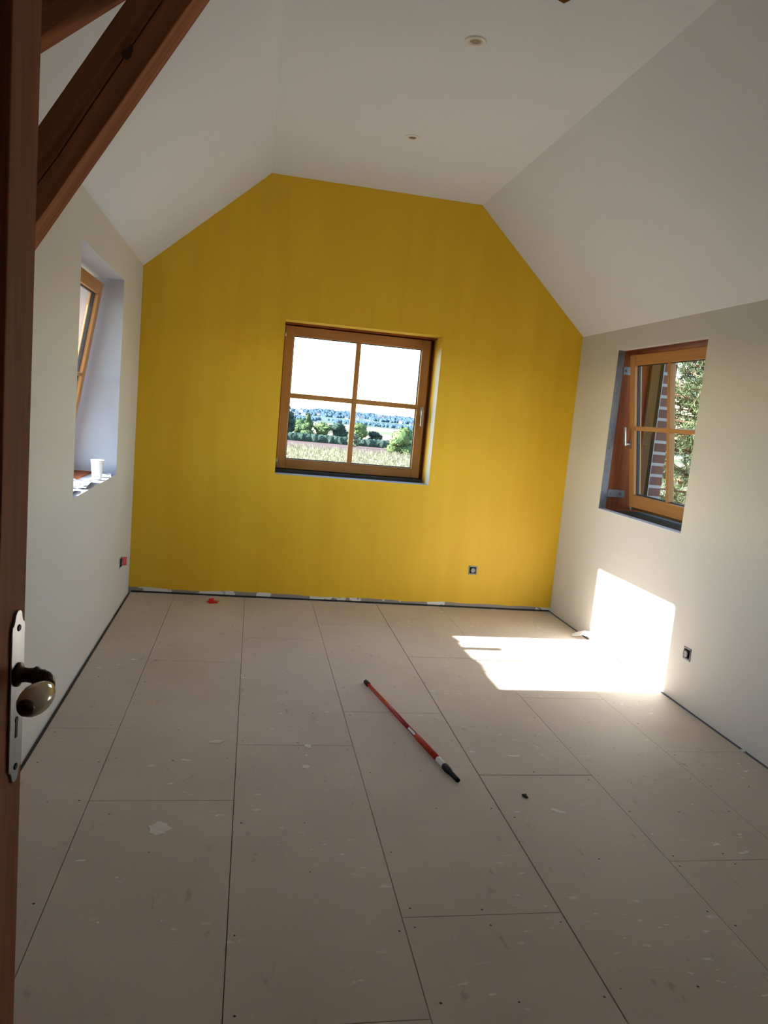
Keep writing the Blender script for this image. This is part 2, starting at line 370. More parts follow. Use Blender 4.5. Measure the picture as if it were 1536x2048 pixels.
def brick_mat():
    m = bpy.data.materials.new('red_brick_white_mortar'); m.use_nodes = True
    n, l = nodes_of(m); b = n['Principled BSDF']; b.inputs['Roughness'].default_value = 0.85
    tc = n.new('ShaderNodeTexCoord'); sp = n.new('ShaderNodeSeparateXYZ'); l.new(tc.outputs['Object'], sp.inputs[0])
    ad = n.new('ShaderNodeMath'); ad.operation = 'ADD'; l.new(sp.outputs[0], ad.inputs[0]); l.new(sp.outputs[1], ad.inputs[1])
    cb = n.new('ShaderNodeCombineXYZ'); l.new(ad.outputs[0], cb.inputs[0]); l.new(sp.outputs[2], cb.inputs[1])
    t = n.new('ShaderNodeTexBrick'); t.inputs['Scale'].default_value = 1.0; t.offset = 0.0; t.inputs['Brick Width'].default_value = 0.30; t.inputs['Row Height'].default_value = 0.085
    t.inputs['Mortar Size'].default_value = 0.012; t.inputs['Color1'].default_value = (0.14, 0.055, 0.045, 1); t.inputs['Color2'].default_value = (0.09, 0.035, 0.035, 1)
    t.inputs['Mortar'].default_value = (0.32, 0.31, 0.31, 1); l.new(cb.outputs[0], t.inputs['Vector'])
    l.new(t.outputs['Color'], b.inputs['Base Color'])
    bp = n.new('ShaderNodeBump'); bp.inputs['Strength'].default_value = 0.5; bp.inputs['Distance'].default_value = 0.01; bp.invert = True
    l.new(t.outputs['Fac'], bp.inputs['Height']); l.new(bp.outputs[0], b.inputs['Normal'])
    return m
M_brick = brick_mat()
bm = bmesh.new(); box(bm, 2.985, 3.095, YH - .2, 6.3, -3.4, 2.45)
wro = link('wall_right_outside', bm, [M_brick])
cut(wro, [lambda b: box(b, 2.8, 3.3, RY0 - .10, RY1, RZ0 - .06, RZ1 + .12)])
struct(wro)
bm = bmesh.new(); box(bm, 2.9755, 2.992, RY1 - .004, RY1 + .001, RZ0 - .05, RZ1 + .10)
struct(link('trim_3', bm, [mat('pale_mortar_fillet', (.36, .36, .36), rough=.9)]))
# timber lining of the right window opening: posts, head, sill
bm = bmesh.new()
box(bm, 2.662, 2.985, RY1, RY1 + .16, -0.2, 2.36)      # far post
box(bm, 2.662, 2.985, RY0 - .16, RY0, -0.2, 2.36)      # near post
box(bm, 2.662, 2.985, RY0, RY1, RZ1, 2.36)             # head
struct(link('trim_1', bm, [M_redwood], bevel=0.003))
bm = bmesh.new(); box(bm, 2.662, 2.985, RY0, RY1, RZ0 - .12, RZ0 - 0.005)
struct(link('trim_2', bm, [M_dark]))

# ceiling: left slope, flat, right slope - one solid
bm = bmesh.new()
def ceil_section(y, up):
    u = up
    s = [(-1.75, 2.345), (wl_x(y), H1L), (F0, ceil_z(F0)), (F1, ceil_z(F1)), (wr_x(y), H1R), (wr_x(y) + .5, H1R)]  # first point: unseen outer eave, added to cut the top of the sun patch
    return [Vector((x, y, z + u)) for x, z in s]
ys = [YH - .2, 6.35]
L0 = [[bm.verts.new(p) for p in ceil_section(y, 0)] for y in ys]; L1 = [[bm.verts.new(p) for p in ceil_section(y, .2)] for y in ys]
for i in range(5):
    bm.faces.new([L0[0][i], L0[0][i + 1], L0[1][i + 1], L0[1][i]]); bm.faces.new([L1[0][i], L1[1][i], L1[1][i + 1], L1[0][i + 1]])
    for k in (0, 1): bm.faces.new([L0[k][i], L1[k][i], L1[k][i + 1], L0[k][i + 1]])
for i in (0, 5): bm.faces.new([L0[0][i], L0[1][i], L1[1][i], L1[0][i]])
ceiling = struct(link('ceiling', bm, [M_white]))
# front wall (with the doorway the photo is taken from) and the landing behind
DX0, DX1, DZ = -0.385, 1.30, 2.13
bm = bmesh.new(); prism(bm, [(-1.3, YF - .12, -.2), (3.0, YF - .12, -.2), (3.0, YF - .12, 2.6), (1.7, YF - .12, 3.35), (-.05, YF - .12, 3.35), (-1.3, YF - .12, 2.55)], (0, .12, 0))
wf = link('wall_front', bm, [M_cream]); cut(wf, [lambda b: box(b, DX0, DX1, -.2, .6, -.01, DZ)]); struct(wf)
bm = bmesh.new(); box(bm, -1.3, 3.0, YH - .12, YH, -.2, 3.4); struct(link('wall_landing', bm, [M_cream]))

# perimeter foam strip in the right and left wall joints
bm = bmesh.new()
prism(bm, [(wr_x(YF) - .011, YF, -.01), (wr_x(YF), YF, -.01), (wr_x(5.93), 5.93, -.01), (wr_x(5.93) - .011, 5.93, -.01)], (0, 0, .014))
struct(link('baseboard_right', bm, [mat('blue_grey_edge_foam', (0.10, 0.11, 0.14), rough=0.9)]))

bm = bmesh.new()
prism(bm, [(XL + .02, bk_y(XL) - .003, 0.0), (XR - .01, bk_y(XR) - .003, 0.0), (XR - .01, bk_y(XR) - .003, 0.013), (XL + .02, bk_y(XL) - .003, 0.013)], (0, .002, 0))
struct(link('gap_shade_back', bm, [M_dark]))  # dark strip painted in for the shaded gap under the back wall
# ------------------------------------------------------------------ windows
def window(name, origin, uvec, wvec, W, H, tilt, mw=0.03, sash=(0, 0, 1), glass_in=(0.07, 0.08, 0.08, 0.08), handle=None, frame_d=0.07, frame_w=0.045, margins=(0, 0, 0, 0), hinge_u=None, fm=None):
    """origin: bottom-left corner of the opening at the fixed frame's room face; u along the wall, w towards the room.
    margins: sash inset from the opening (left,right,bottom,top)."""
    u = Vector(uvec); w = Vector(wvec); z = Vector((0, 0, 1))
    R = Matrix((u, w, z)).transposed().to_4x4()
    root = empty(name, origin); root.matrix_world = Matrix.Translation(Vector(origin)) @ R; struct(root)
    # local axes: x=u, y=w(to the room), z=up
    bm = bmesh.new(); t = frame_w
    box(bm, 0, t, -frame_d, 0, 0, H, 0); box(bm, W - t, W, -frame_d, 0, 0, H, 0)
    box(bm, t, W - t, -frame_d, 0, H - t, H, 1); box(bm, t, W - t, -frame_d, 0, 0, t, 1)
    link('frame', bm, fm or [M_winwood_v, M_winwood_h], root, bevel=0.004)
    ml, mr, mb, mt = margins
    s = empty('sash_pivot'); bpy.data.objects.remove(s)
    SW, SH = W - ml - mr, H - mb - mt
    Tm = Matrix.Translation((ml, 0.002, mb)) @ Matrix.Rotation(-tilt, 4, 'X')
    gl, gr, gb, gt = glass_in; th = 0.058
    bm = bmesh.new()
    box(bm, 0, gl, 0, th, 0, SH, 0); box(bm, SW - gr, SW, 0, th, 0, SH, 0)
    box(bm, gl, SW - gr, 0, th, SH - gt, SH, 1); box(bm, gl, SW - gr, 0, th, 0, gb, 1)
    so = link('sash', bm, [M_winwood_v, M_winwood_h], root, bevel=0.005); so.matrix_local = Tm
    # muntins
    cu = (gl + SW - gr) / 2; cz = (gb + SH - gt) / 2 + 0.02
    bm = bmesh.new(); box(bm, cu - mw / 2, cu + mw / 2, 0.006, 0.05, gb, SH - gt, 0); link('muntin', bm, [M_winwood_v], so, bevel=0.003)
    bm = bmesh.new()
    box(bm, gl, cu - mw / 2, 0.006, 0.05, cz - mw / 2, cz + mw / 2, 0); box(bm, cu + mw / 2, SW - gr, 0.006, 0.05, cz - mw / 2, cz + mw / 2, 0)
    link('muntin', bm, [M_winwood_h], so, bevel=0.003)
    # seal
    bm = bmesh.new(); q = 0.006
    box(bm, gl, gl + q, 0.012, 0.032, gb, SH - gt); box(bm, SW - gr - q, SW - gr, 0.012, 0.032, gb, SH - gt)
    box(bm, gl, SW - gr, 0.012, 0.032, gb, gb + q); box(bm, gl, SW - gr, 0.012, 0.032, SH - gt - q, SH - gt)
    link('glazing_seal', bm, [M_gasket], so)
    k = 0
    for (a, b) in ((gl, cu), (cu, SW - gr)):
        for (c, d) in ((gb, cz), (cz, SH - gt)):
            bm = bmesh.new(); vs = [bm.verts.new((x, 0.022, zz)) for x, zz in ((a, c), (b, c), (b, d), (a, d))]; bm.faces.new(vs)
            link('glass_pane', bm, [M_glass], so)
    if handle:
        hu, hz, dirz = handle
        bm = bmesh.new(); box(bm, hu - .014, hu + .014, th, th + .010, hz - .035, hz + .035)
        tube(bm, [(hu, th + .008, hz), (hu, th + .05, hz)], [.009, .009], 12)
        box(bm, hu - .011, hu + .011, th + .040, th + .053, hz - (.125 if dirz < 0 else .012), hz + (.125 if dirz > 0 else .012))
        link('handle', bm, [M_silver], so, bevel=0.003)
    if hinge_u is not None:
        for hz in (0.03, SH - .09):
            bm = bmesh.new(); tube(bm, [(hinge_u, th + .004, hz), (hinge_u, th + .004, hz + .055)], [.008, .008], 12); link('hinge', bm, [M_silver], so)
    return root, so

# window_1: yellow back wall, closed
BD = 6.212
w1, s1 = window('window_1', (BX0, BD + .01, BZ0 + .018), (1, 0, 0), (0, -1, 0), BX1 - BX0, BZ1 - BZ0 - .018, 0.0, mw=0.040,
       margins=(0.010, 0.034, 0.012, 0.018), glass_in=(0.075, 0.072, 0.080, 0.078), handle=(1.247 - .044 - .030, 0.565, -1), hinge_u=0.004)
# window_2: left wall, tilted in at the top
w2, s2 = window('window_2', (-1.232, LY0, LZ0 + .02), (0, 1, 0), (1, 0, 0), LY1 - LY0, LZ1 - LZ0 - .02, math.radians(8.9),
       mw=0.022, margins=(0.03, 0.035, 0.010, 0.02), glass_in=(0.07, 0.07, 0.060, 0.075), handle=(0.035, 0.58, 1))
M_frame_dark = wood('shaded_outer_frame_wood', (0.16, 0.09, 0.035), (0.10, 0.052, 0.022), 'z', rough=0.9, spec=0.08)  # shade on the outer frame put into a darker wood colour
# window_3: right wall, tilted in at the top
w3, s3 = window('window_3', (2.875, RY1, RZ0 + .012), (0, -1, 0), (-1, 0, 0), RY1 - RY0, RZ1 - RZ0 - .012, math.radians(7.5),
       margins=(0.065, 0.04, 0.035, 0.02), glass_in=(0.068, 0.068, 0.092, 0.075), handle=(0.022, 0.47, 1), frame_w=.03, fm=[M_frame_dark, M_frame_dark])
bm = bmesh.new(); tube(bm, [(-.004, .04, -.012), (-.004, .04, .04)], [.009, .009], 12); tube(bm, [(-.004, .04, -.03), (-.004, .04, -.012)], [.006, .006], 10)
link('hinge', bm, [mat('hinge_cap_beige', (0.55, 0.47, 0.35), rough=0.4)], s3)

# outside lining board seen through window_3
bm = bmesh.new(); box(bm, 2.90, 2.975, RY1 - .025, RY1 - .0015, RZ0 + .02, RZ1)
struct(link('trim_4', bm, [wood('olive_brown_board', (0.045, 0.027, 0.011), (0.028, 0.017, 0.008), 'z', rough=0.95, spec=0.04)]))
# galvanised profile framing the opening
bm = bmesh.new()
box(bm, 2.6095, 2.662, RY1 - .003, RY1 + .001, RZ0, RZ1)
for zz in (1.12, 1.45, 1.86):
    tube(bm, [(2.636, RY1 - .003, zz), (2.636, RY1 - .007, zz)], [.009, .007], 12)
struct(link('trim_5', bm, [M_metal]))
bm = bmesh.new(); box(bm, 2.600, 2.662, RY0, RY1, RZ0 - .004, RZ0 + .003); struct(link('trim_6', bm, [mat('pale_edge_bead', (0.62, 0.64, 0.68), rough=0.5)]))
# steel straps on the timber post
for zz, nm in ((1.115, 'strap'), (2.03, 'strap')):
    bm = bmesh.new(); box(bm, 2.664, 2.80, RY1 - .006, RY1 - .001, zz - .028, zz + .028)
    for xx in (2.69, 2.77): tube(bm, [(xx, RY1 - .006, zz), (xx, RY1 - .011, zz)], [.008, .006], 10)
    o = link('steel_strap', bm, [M_metal])
    tag(o, 'short grey steel strap screwed to the red timber beside the right window, ' + ('lower one' if zz < 1.5 else 'upper one'), 'bracket', 'steel straps at the right window')
# unpainted dark gap on the back window sill
bm = bmesh.new(); box(bm, BX0 + .001, BX1 - .02, 6.08, 6.28, BZ0 - .002, BZ0 + .024); struct(link('trim_7', bm, [M_dark]))
bm = bmesh.new(); box(bm, BX0 + .001, BX1 - .002, 6.1, 6.213, BZ1 - .010, BZ1 + .002); box(bm, BX1 - .008, BX1 + .001, 6.17, 6.213, BZ0, BZ1); struct(link('trim_8', bm, [M_redwood]))
# left window: dark sill board
bm = bmesh.new(); box(bm, -1.232, -1.02, LY0 + .001, LY1 - .001, LZ0 - .001, LZ0 + .010); struct(link('trim_9', bm, [M_redwood]))

# ------------------------------------------------------------------ door
E_ = Vector((-0.290, 1.060, 0)); dd = Vector((math.sin(math.radians(7.0)), math.cos(math.radians(7.0)), 0)); nn = Vector((dd.y, -dd.x, 0))
door = empty('door_1'); struct(door)
DM = Matrix(((dd.x, nn.x, 0, E_.x), (dd.y, nn.y, 0, E_.y), (0, 0, 1, 0.008), (0, 0, 0, 1)))   # local x: along leaf (0 = free edge, negative to hinge), y: out of the room face, z up
door.matrix_world = DM
LEAF = 0.79; ST = 0.080; DH = 2.11
bm = bmesh.new()
box(bm, -ST, 0, -.04, 0, 0, DH); box(bm, -LEAF, -LEAF + .09, -.04, 0, 0, DH)
link('stile', bm, [M_door], door, bevel=0.002)
bm = bmesh.new()
for z0, z1 in ((0, .22), (.93, 1.05), (DH - .10, DH)): box(bm, -LEAF + .09, -ST, -.04, -.0005, z0, z1)
link('rail', bm, [M_door], door, bevel=0.002)
for z0, z1 in ((.22, .93), (1.05, DH - .10)):
    bm = bmesh.new(); x0, x1 = -LEAF + .09, -ST
    box(bm, x0, x1, -.030, -.016, z0, z1)
    vs = [bm.verts.new(v) for v in ((x0 + .03, -.016, z0 + .03), (x1 - .03, -.016, z0 + .03), (x1 - .03, -.016, z1 - .03), (x0 + .03, -.016, z1 - .03))]
    vt = [bm.verts.new(v) for v in ((x0 + .06, -.008, z0 + .06), (x1 - .06, -.008, z0 + .06), (x1 - .06, -.008, z1 - .06), (x0 + .06, -.008, z1 - .06))]
    bm.faces.new(vt)
    for i in range(4): bm.faces.new([vs[i], vs[(i + 1) % 4], vt[(i + 1) % 4], vt[i]])
    link('door_panel', bm, [M_door], door)
# plate, outline with ogee ends
pc = -0.0275; hw = 0.0195; PZ0, PZ1 = 0.999, 1.241
def plate_outline():
    half = [(hw, 0), (hw, .004)]
    pts = []
    right = [(hw * .12, 0.0), (hw * .34, .0015), (hw * .50, .0055), (hw * .56, .011), (hw * .66, .0155), (hw * .80, .0185), (hw * .97, .0195), (hw, .026)]
    for x, zz in right: pts.append((x, PZ0 + zz))
    for x, zz in right[::-1]: pts.append((x, PZ1 - zz))
    for x, zz in right: pts.append((-x, PZ1 - zz))
    for x, zz in right[::-1]: pts.append((-x, PZ0 + zz))
    return pts
bm = bmesh.new(); prism(bm, [(pc + x, 0.0005, z) for x, z in plate_outline()], (0, .003, 0))
pl = link('handle_plate', bm, [M_plate], door, bevel=0.0008)
for zz in (PZ0 + .022, PZ1 - .024):
    bm = bmesh.new(); tube(bm, [(pc, .0036, zz), (pc, .005, zz)], [.0050, .0040], 14); link('screw', bm, [M_black], pl)
bm = bmesh.new(); box(bm, pc - .003, pc + .003, .0036, .0042, 1.063, 1.090); tube(bm, [(pc, .0034, 1.088), (pc, .0043, 1.088)], [.0045, .0045], 12); link('keyhole', bm, [M_black], pl)
HZ = 1.152
bm = bmesh.new()
tube(bm, [(pc, y, HZ) for y in (.0035, .006, .0075, .010, .016, .024, .026, .0285, .031, .035, .038)], [.0165, .0165, .013, .0105, .0095, .0105, .0125, .0125, .010, .0088, .0095], 20)
tube(bm, [(pc, .038, HZ), (pc - .001, .043, HZ - .0005), (pc - .005, .048, HZ - .002), (pc - .012, .051, HZ - .004), (pc - .020, .0515, HZ - .007)], [.0085, .0075, .0065, .0065, .0095], 16)
hd = link('handle', bm, [M_iron], door, smooth=False)
bm = bmesh.new(); prof = [(0, .0085), (.008, .0120), (.018, .0155), (.030, .0180), (.043, .0190), (.055, .0182), (.066, .0155), (.074, .0115), (.079, .006)]
gd = Vector((-1, .02, .03)).normalized(); g0 = Vector((pc - .018, .0515, HZ - .008))
tube(bm, [g0 + gd * a for a, r in prof], [r for a, r in prof], 24)
link('porcelain_grip', bm, [M_porc], hd)
bm = bmesh.new(); tube(bm, [g0 + gd * a for a in (.0735, .078, .082, .0845)], [.0115, .010, .0065, .002], 18); link('end_cap', bm, [M_iron], hd)

# ------------------------------------------------------------------ roof truss
truss = empty('roof_truss', (-0.84, 2.2, 1.5)); tag(truss, 'dark brown timber roof truss at upper left with a steep brace and a rafter', 'roof truss')
YT = 2.2
def beam(name, p_low, p_high, wid, dep, crack=False):
    """p_low/p_high: lower-front edge line; wid: in-plane height, dep: along y"""
    p0, p1 = Vector(p_low), Vector(p_high); ax = (p1 - p0); L = ax.length; ax.normalize()
    up = Vector((-ax.z, 0, ax.x)); yv = Vector((0, 1, 0))
    Mx = Matrix(((ax.x, yv.x, up.x, p0.x), (ax.y, yv.y, up.y, p0.y), (ax.z, yv.z, up.z, p0.z), (0, 0, 0, 1)))
    bm = bmesh.new(); box(bm, 0, L, 0, dep, 0, wid)
    o = link(name, bm, [M_beam, M_dark], None, bevel=0.004)
    if crack:
        def c(b):
            # a drying crack: thin wedge along the front face
            pts = [(0.05, .40), (.30, .40), (.50, .415), (.66, .385), (.80, .41), (.90, .42), (1.06, .435), (1.12, .44), (1.30, .45), (1.75, .50)]
            top = []; bot = []
            for i, (x, f) in enumerate(pts):
                wd = .0006 if i in (0, len(pts) - 1) else .0015
                top.append((x, -.01, f * wid + wd)); bot.append((x, -.01, f * wid - wd))
            prism(b, bot + top[::-1], (0, .03, 0))
        bpy.context.view_layer.update()
        cut(o, [c])
        o.modifiers.clear()
        b = o.modifiers.new('bevel', 'BEVEL'); b.width = 0.003; b.segments = 2; b.limit_method = 'ANGLE'; b.angle_limit = math.radians(60)
        for pfc in o.data.polygons:
            if pfc.center.y > .019 and pfc.center.y < .021 : pfc.material_index = 1
    o.parent = truss; o.matrix_parent_inverse = Matrix.Translation(-Vector(truss.location)); o.matrix_basis = Mx
    return o
sA = Vector((-0.596, YT, 1.979)); sB = Vector((-0.232, YT, 2.586)); sd = (sB - sA).normalized()
def on_line(p, d, x): return p + d * ((x - p.x) / d.x)
brace = beam('brace', on_line(sA, sd, -0.850), on_line(sA, sd, 0.150), 0.129, 0.115, crack=True)
bm = bmesh.new(); rk = random.Random(2); ring = []
kc = Vector((-0.389, YT - .0006, 2.430)); kx = sd; kz = Vector((-sd.z, 0, sd.x))
for q_ in range(14):
    t_ = 2 * math.pi * q_ / 14; rr_ = .013 * rk.uniform(.75, 1.2); ring.append(kc + kx * (1.5 * rr_ * math.cos(t_)) + kz * (rr_ * math.sin(t_)))
prism(bm, ring, (0, .002, 0))
kn = link('knot', bm, [mat('dark_knot', (.11, .036, .016), rough=.85)], brace)
kn.matrix_parent_inverse = (Matrix.Translation(truss.location) @ brace.matrix_parent_inverse @ brace.matrix_basis).inverted()
rA = Vector((-0.600, YT + .02, 2.455)); rB = Vector((-0.414, YT + .02, 2.605)); rd = (rB - rA).normalized()
beam('rafter', on_line(rA, rd, -0.850), on_line(rA, rd, -0.395), 0.14, 0.085)
bm = bmesh.new(); cxp, cyp = 0.803, YT + .03
vb = [bm.verts.new((cxp + a * .028, cyp + b * .028, 2.798)) for a, b in ((-1, -1), (1, -1), (1, 1), (-1, 1))]
vt = [bm.verts.new((cxp + a * .028, cyp + b * .028, 3.245)) for a, b in ((-1, -1), (1, -1), (1, 1), (-1, 1))]
tip = bm.verts.new((cxp, cyp, 2.771)); bm.faces.new(vt)
for i in range(4): bm.faces.new([vb[i], vb[(i + 1) % 4], vt[(i + 1) % 4], vt[i]]); bm.faces.new([vb[i], vb[(i + 1) % 4], tip])
kp = link('timber_post', bm, [M_redwood], None, bevel=0.003)
tag(kp, 'hanging red-brown timber post with pointed foot at top centre', 'post')

# ------------------------------------------------------------------ ceiling spotlights
def spot(x, y):
    z = ceil_z(x)
    r = empty('ceiling_spotlight', (x, y, z))
    prof = [(.030, -.001), (.031, .004), (.036, .006), (.047, .005), (.0495, .0015), (.0495, -.002)]
    bm = bmesh.new(); seg = 40
    rings = [[bm.verts.new((rr * math.cos(2 * math.pi * k / seg), rr * math.sin(2 * math.pi * k / seg), -zz)) for k in range(seg)] for rr, zz in prof]
    for i in range(len(rings) - 1):
        for k in range(seg): bm.faces.new([rings[i][k], rings[i][(k + 1) % seg], rings[i + 1][(k + 1) % seg], rings[i + 1][k]])
    link('trim_ring', bm, [M_lamp], r, smooth=True)
    bm = bmesh.new(); prof = [(.0235, -.0005), (.024, .0035), (.029, .004), (.0305, .0)]
    rings = [[bm.verts.new((rr * math.cos(2 * math.pi * k / seg), rr * math.sin(2 * math.pi * k / seg), -zz)) for k in range(seg)] for rr, zz in prof]
    for i in range(len(rings) - 1):
        for k in range(seg): bm.faces.new([rings[i][k], rings[i][(k + 1) % seg], rings[i + 1][(k + 1) % seg], rings[i + 1][k]])
    link('inner_ring', bm, [M_lamp], r, smooth=True)
    bm = bmesh.new(); bmesh.ops.create_circle(bm, cap_ends=True, radius=.024, segments=32, matrix=Matrix.Translation((0, 0, -.0012))); link('bulb', bm, [M_bulb], r)
    return r
tag(spot(0.869, 3.51), 'white round ceiling spotlight nearer the door, seen larger', 'ceiling light', 'recessed spotlights in the flat ceiling')
tag(spot(0.845, 4.774), 'white round ceiling spotlight nearer the yellow wall, seen smaller', 'ceiling light', 'recessed spotlights in the flat ceiling')

# ------------------------------------------------------------------ electrical sockets
def socket(loc, nrm, label, red=False):
    nrm = Vector(nrm).normalized(); up = Vector((0, 0, 1)); sx = up.cross(nrm).normalized()
    r = empty('wall_socket'); Mx = Matrix(((sx.x, nrm.x, 0, loc[0]), (sx.y, nrm.y, 0, loc[1]), (0, 0, 1, loc[2]), (0, 0, 0, 1))); r.matrix_world = Mx
    tag(r, label, 'socket', 'bare electrical sockets near the floor')
    s = .037
    bm = bmesh.new()   # metal mounting frame with ears
    for a, b, c, d in ((-s, s, s - .009, s), (-s, s, -s, -s + .009), (-s, -s + .009, -s, s), (s - .009, s, -s, s)): box(bm, a, b, .0005, .0035, c, d)
    link('mounting_frame', bm, [M_grey], r, bevel=0.0008)
    bm = bmesh.new(); tube(bm, [(0, .0005, 0), (0, .0045, 0), (0, .012, 0), (0, .012, 0)], [.0285, .0285, .026, .021], 24); box(bm, -.027, .027, .001, .006, -.027, .027); link('insert', bm, [M_black], r)
    bm = bmesh.new()
    tube(bm, [(0, .0122, 0), (0, .0135, 0)], [.0195, .0185], 24); link('socket_face', bm, [M_grey], r)
    for dx in (-.0095, .0095):
        bm = bmesh.new(); tube(bm, [(dx, .0137, 0), (dx, .0145, 0)], [.003, .003], 10); link('contact_hole', bm, [M_black], r)
    if red:
        bm = bmesh.new(); Rz = Matrix.Translation((.034, .017, 0)) @ Matrix.Rotation(math.radians(50), 4, 'Z')
        box(bm, -.018, .022, .0, .007, -.026, .036, 0, Rz); link('red_cover', bm, [M_redpl], r, bevel=0.002)
    return r
socket((wl_x(5.49), 5.49, .330), (1, 0.01, 0), 'black wall socket with a red cover by the left corner', red=True)
socket((1.887, bk_y(1.887), .325), (0, -1, 0), 'small bare wall socket low on the yellow wall')
socket((wr_x(3.87), 3.87, .315), (-1, 0, 0), 'dark bare wall socket low on the right wall')

# ------------------------------------------------------------------ telescopic pole
A = Vector((.731, 4.086, .0165)); B = Vector((.968, 2.925, .0165)); pd = (B - A); PL = pd.length; pd.normalize()
pole = empty('extension_pole', A); tag(pole, 'red telescopic paint roller pole with black ends lying on the floor', 'pole')
sidev = Vector((-pd.y, pd.x, 0)); PM = Matrix(((pd.x, sidev.x, 0, 0), (pd.y, sidev.y, 0, 0), (0, 0, 1, 0), (0, 0, 0, 1)))
def ppart(name, xs, rs, m, seg=20, parent=None):
    bm = bmesh.new(); tube(bm, [Vector((x, 0, 0)) for x in xs], rs, seg); o = link(name, bm, [m], parent or pole)
    if parent is None: o.matrix_local = PM
    return o
ppart('end_cap', [0, .003, .010, .045, .058, .060], [.006, .011, .0140, .0145, .0135, .0115], M_black)
ppart('inner_tube', [.055, .76], [.0112, .0112], M_red)
ppart('outer_tube', [.74, .745, .985], [.0118, .0138, .0138], M_redor)
ppart('collar', [.985, .990, 1.052, 1.058], [.0142, .0128, .0128, .012], M_whitepl)
lk = ppart('locking_grip', [1.050, 1.056, 1.080, 1.098, 1.112, 1.118], [.0145, .0165, .0165, .0155, .0125, .011], M_black)
xs = [1.112]; rs = [.0115]
for i in range(10): xs += [1.118 + i * .0065, 1.1215 + i * .0065]; rs += [.0120 - i * .00015, .0100 - i * .00012]
xs.append(1.186); rs.append(.0098)
ppart('threaded_tip', xs, rs, M_black)
bm = bmesh.new()   # printed sticker wrapped on the tube
seg = 8; ring = []
for x in (.655, .735):
    ring.append([bm.verts.new((x, -.0115 * math.sin(math.radians(t)), .0115 * math.cos(math.radians(t)))) for t in [20 + 60 * k / seg for k in range(seg + 1)]])
for k in range(seg): bm.faces.new([ring[0][k], ring[0][k + 1], ring[1][k + 1], ring[1][k]])
st = link('sticker', bm, [M_whitepl], pole); st.matrix_local = PM

# ------------------------------------------------------------------ things on the floor
def blob(name, x, y, rx, ry, h, m, seed, rot=0, n=18, jag=.25, z=0.0006):
    r = random.Random(seed); bm = bmesh.new(); c, s = math.cos(rot), math.sin(rot)
    rad = [1 + r.uniform(-jag, jag) for _ in range(n)]
    top = []; low = []
    for i in range(n):
        t = 2 * math.pi * i / n; px, py = rx * rad[i] * math.cos(t), ry * rad[i] * math.sin(t)
        low.append(bm.verts.new((px * c - py * s, px * s + py * c, 0))); top.append(bm.verts.new(((px * c - py * s) * .92, (px * s + py * c) * .92, h * r.uniform(.7, 1.1))))
    ct = bm.verts.new((0, 0, h * 1.1))
    for i in range(n):
        bm.faces.new([low[i], low[(i + 1) % n], top[(i + 1) % n], top[i]]); bm.faces.new([top[i], top[(i + 1) % n], ct])
    o = link(name, bm, [m]); o.location = (x, y, z); return o
M_flake = mat('dried_plaster_flake', (0.84, 0.78, 0.70), rough=0.85, var=0.1, vscale=60)
G = 'plaster flakes on the floor'
tag(blob('plaster_flake', -.241, 2.604, .038, .042, .0012, M_flake, 3, .4), 'largest flat plaster flake, on the floor at left foreground', 'plaster flake', G)
tag(blob('plaster_flake', -.070, 3.31, .034, .016, .003, M_flake, 5, .15), 'pointed plaster flake right of the door handle, beyond the largest flake', 'plaster flake', G)
tag(blob('plaster_flake', .345, 3.275, .016, .024, .002, M_flake, 8, .5), 'small plaster flake lying across the board joint left of the pole', 'plaster flake', G)
tag(blob('plaster_flake', .322, 3.075, .020, .018, .002, M_flake, 9, .9), 'small triangular plaster flake in front of the joint left of the pole', 'plaster flake', G)
tag(blob('plaster_flake', 1.335, 2.70, .030, .014, .0008, M_flake, 12, -.6), 'smeared pale plaster flake right of the pole tip', 'plaster flake', G)
tag(blob('debris_clump', 1.235, 2.815, .010, .014, .008, mat('brown_dirt', (.07, .045, .035), rough=.9), 21, .3, jag=.4), 'small dark brown clump of dirt on the floor right of the pole', 'dirt clump')
tag(blob('debris_clump', wr_x(3.25) - .022, 3.25, .012, .012, .012, M_whitepl, 23, .3, jag=.4), 'tiny white plaster crumb at the foot of the right wall', 'plaster crumb')
# red plastic box cover
rc = empty('red_plastic_cover', (-.222, 5.733, 0.001)); tag(rc, 'red plastic socket box cover lying on the floor by the yellow wall', 'plastic cover')
bm = bmesh.new(); box(bm, -.034, .034, -.030, .030, 0, .006); bm2 = link('cover_plate', bm, [M_redpl], rc, bevel=.002); bm2.rotation_euler = (.10, 0, .35)
bm = bmesh.new(); box(bm, -.030, .010, -.0, .004, 0, .026); o = link('rim', bm, [M_redpl], rc, bevel=.001); o.rotation_euler = (0, 0, .35); o.location = (0, .02, 0.001)
bm = bmesh.new(); box(bm, .030, .052, -.010, .012, .0, .003); o = link('ear', bm, [M_redpl], rc, bevel=.001); o.rotation_euler = (0, -.2, .2)
bm = bmesh.new(); box(bm, -.052, -.030, -.006, .010, .0, .003); o = link('ear', bm, [M_redpl], rc, bevel=.001); o.rotation_euler = (0, .15, .5); o.location = (0, 0, .001)
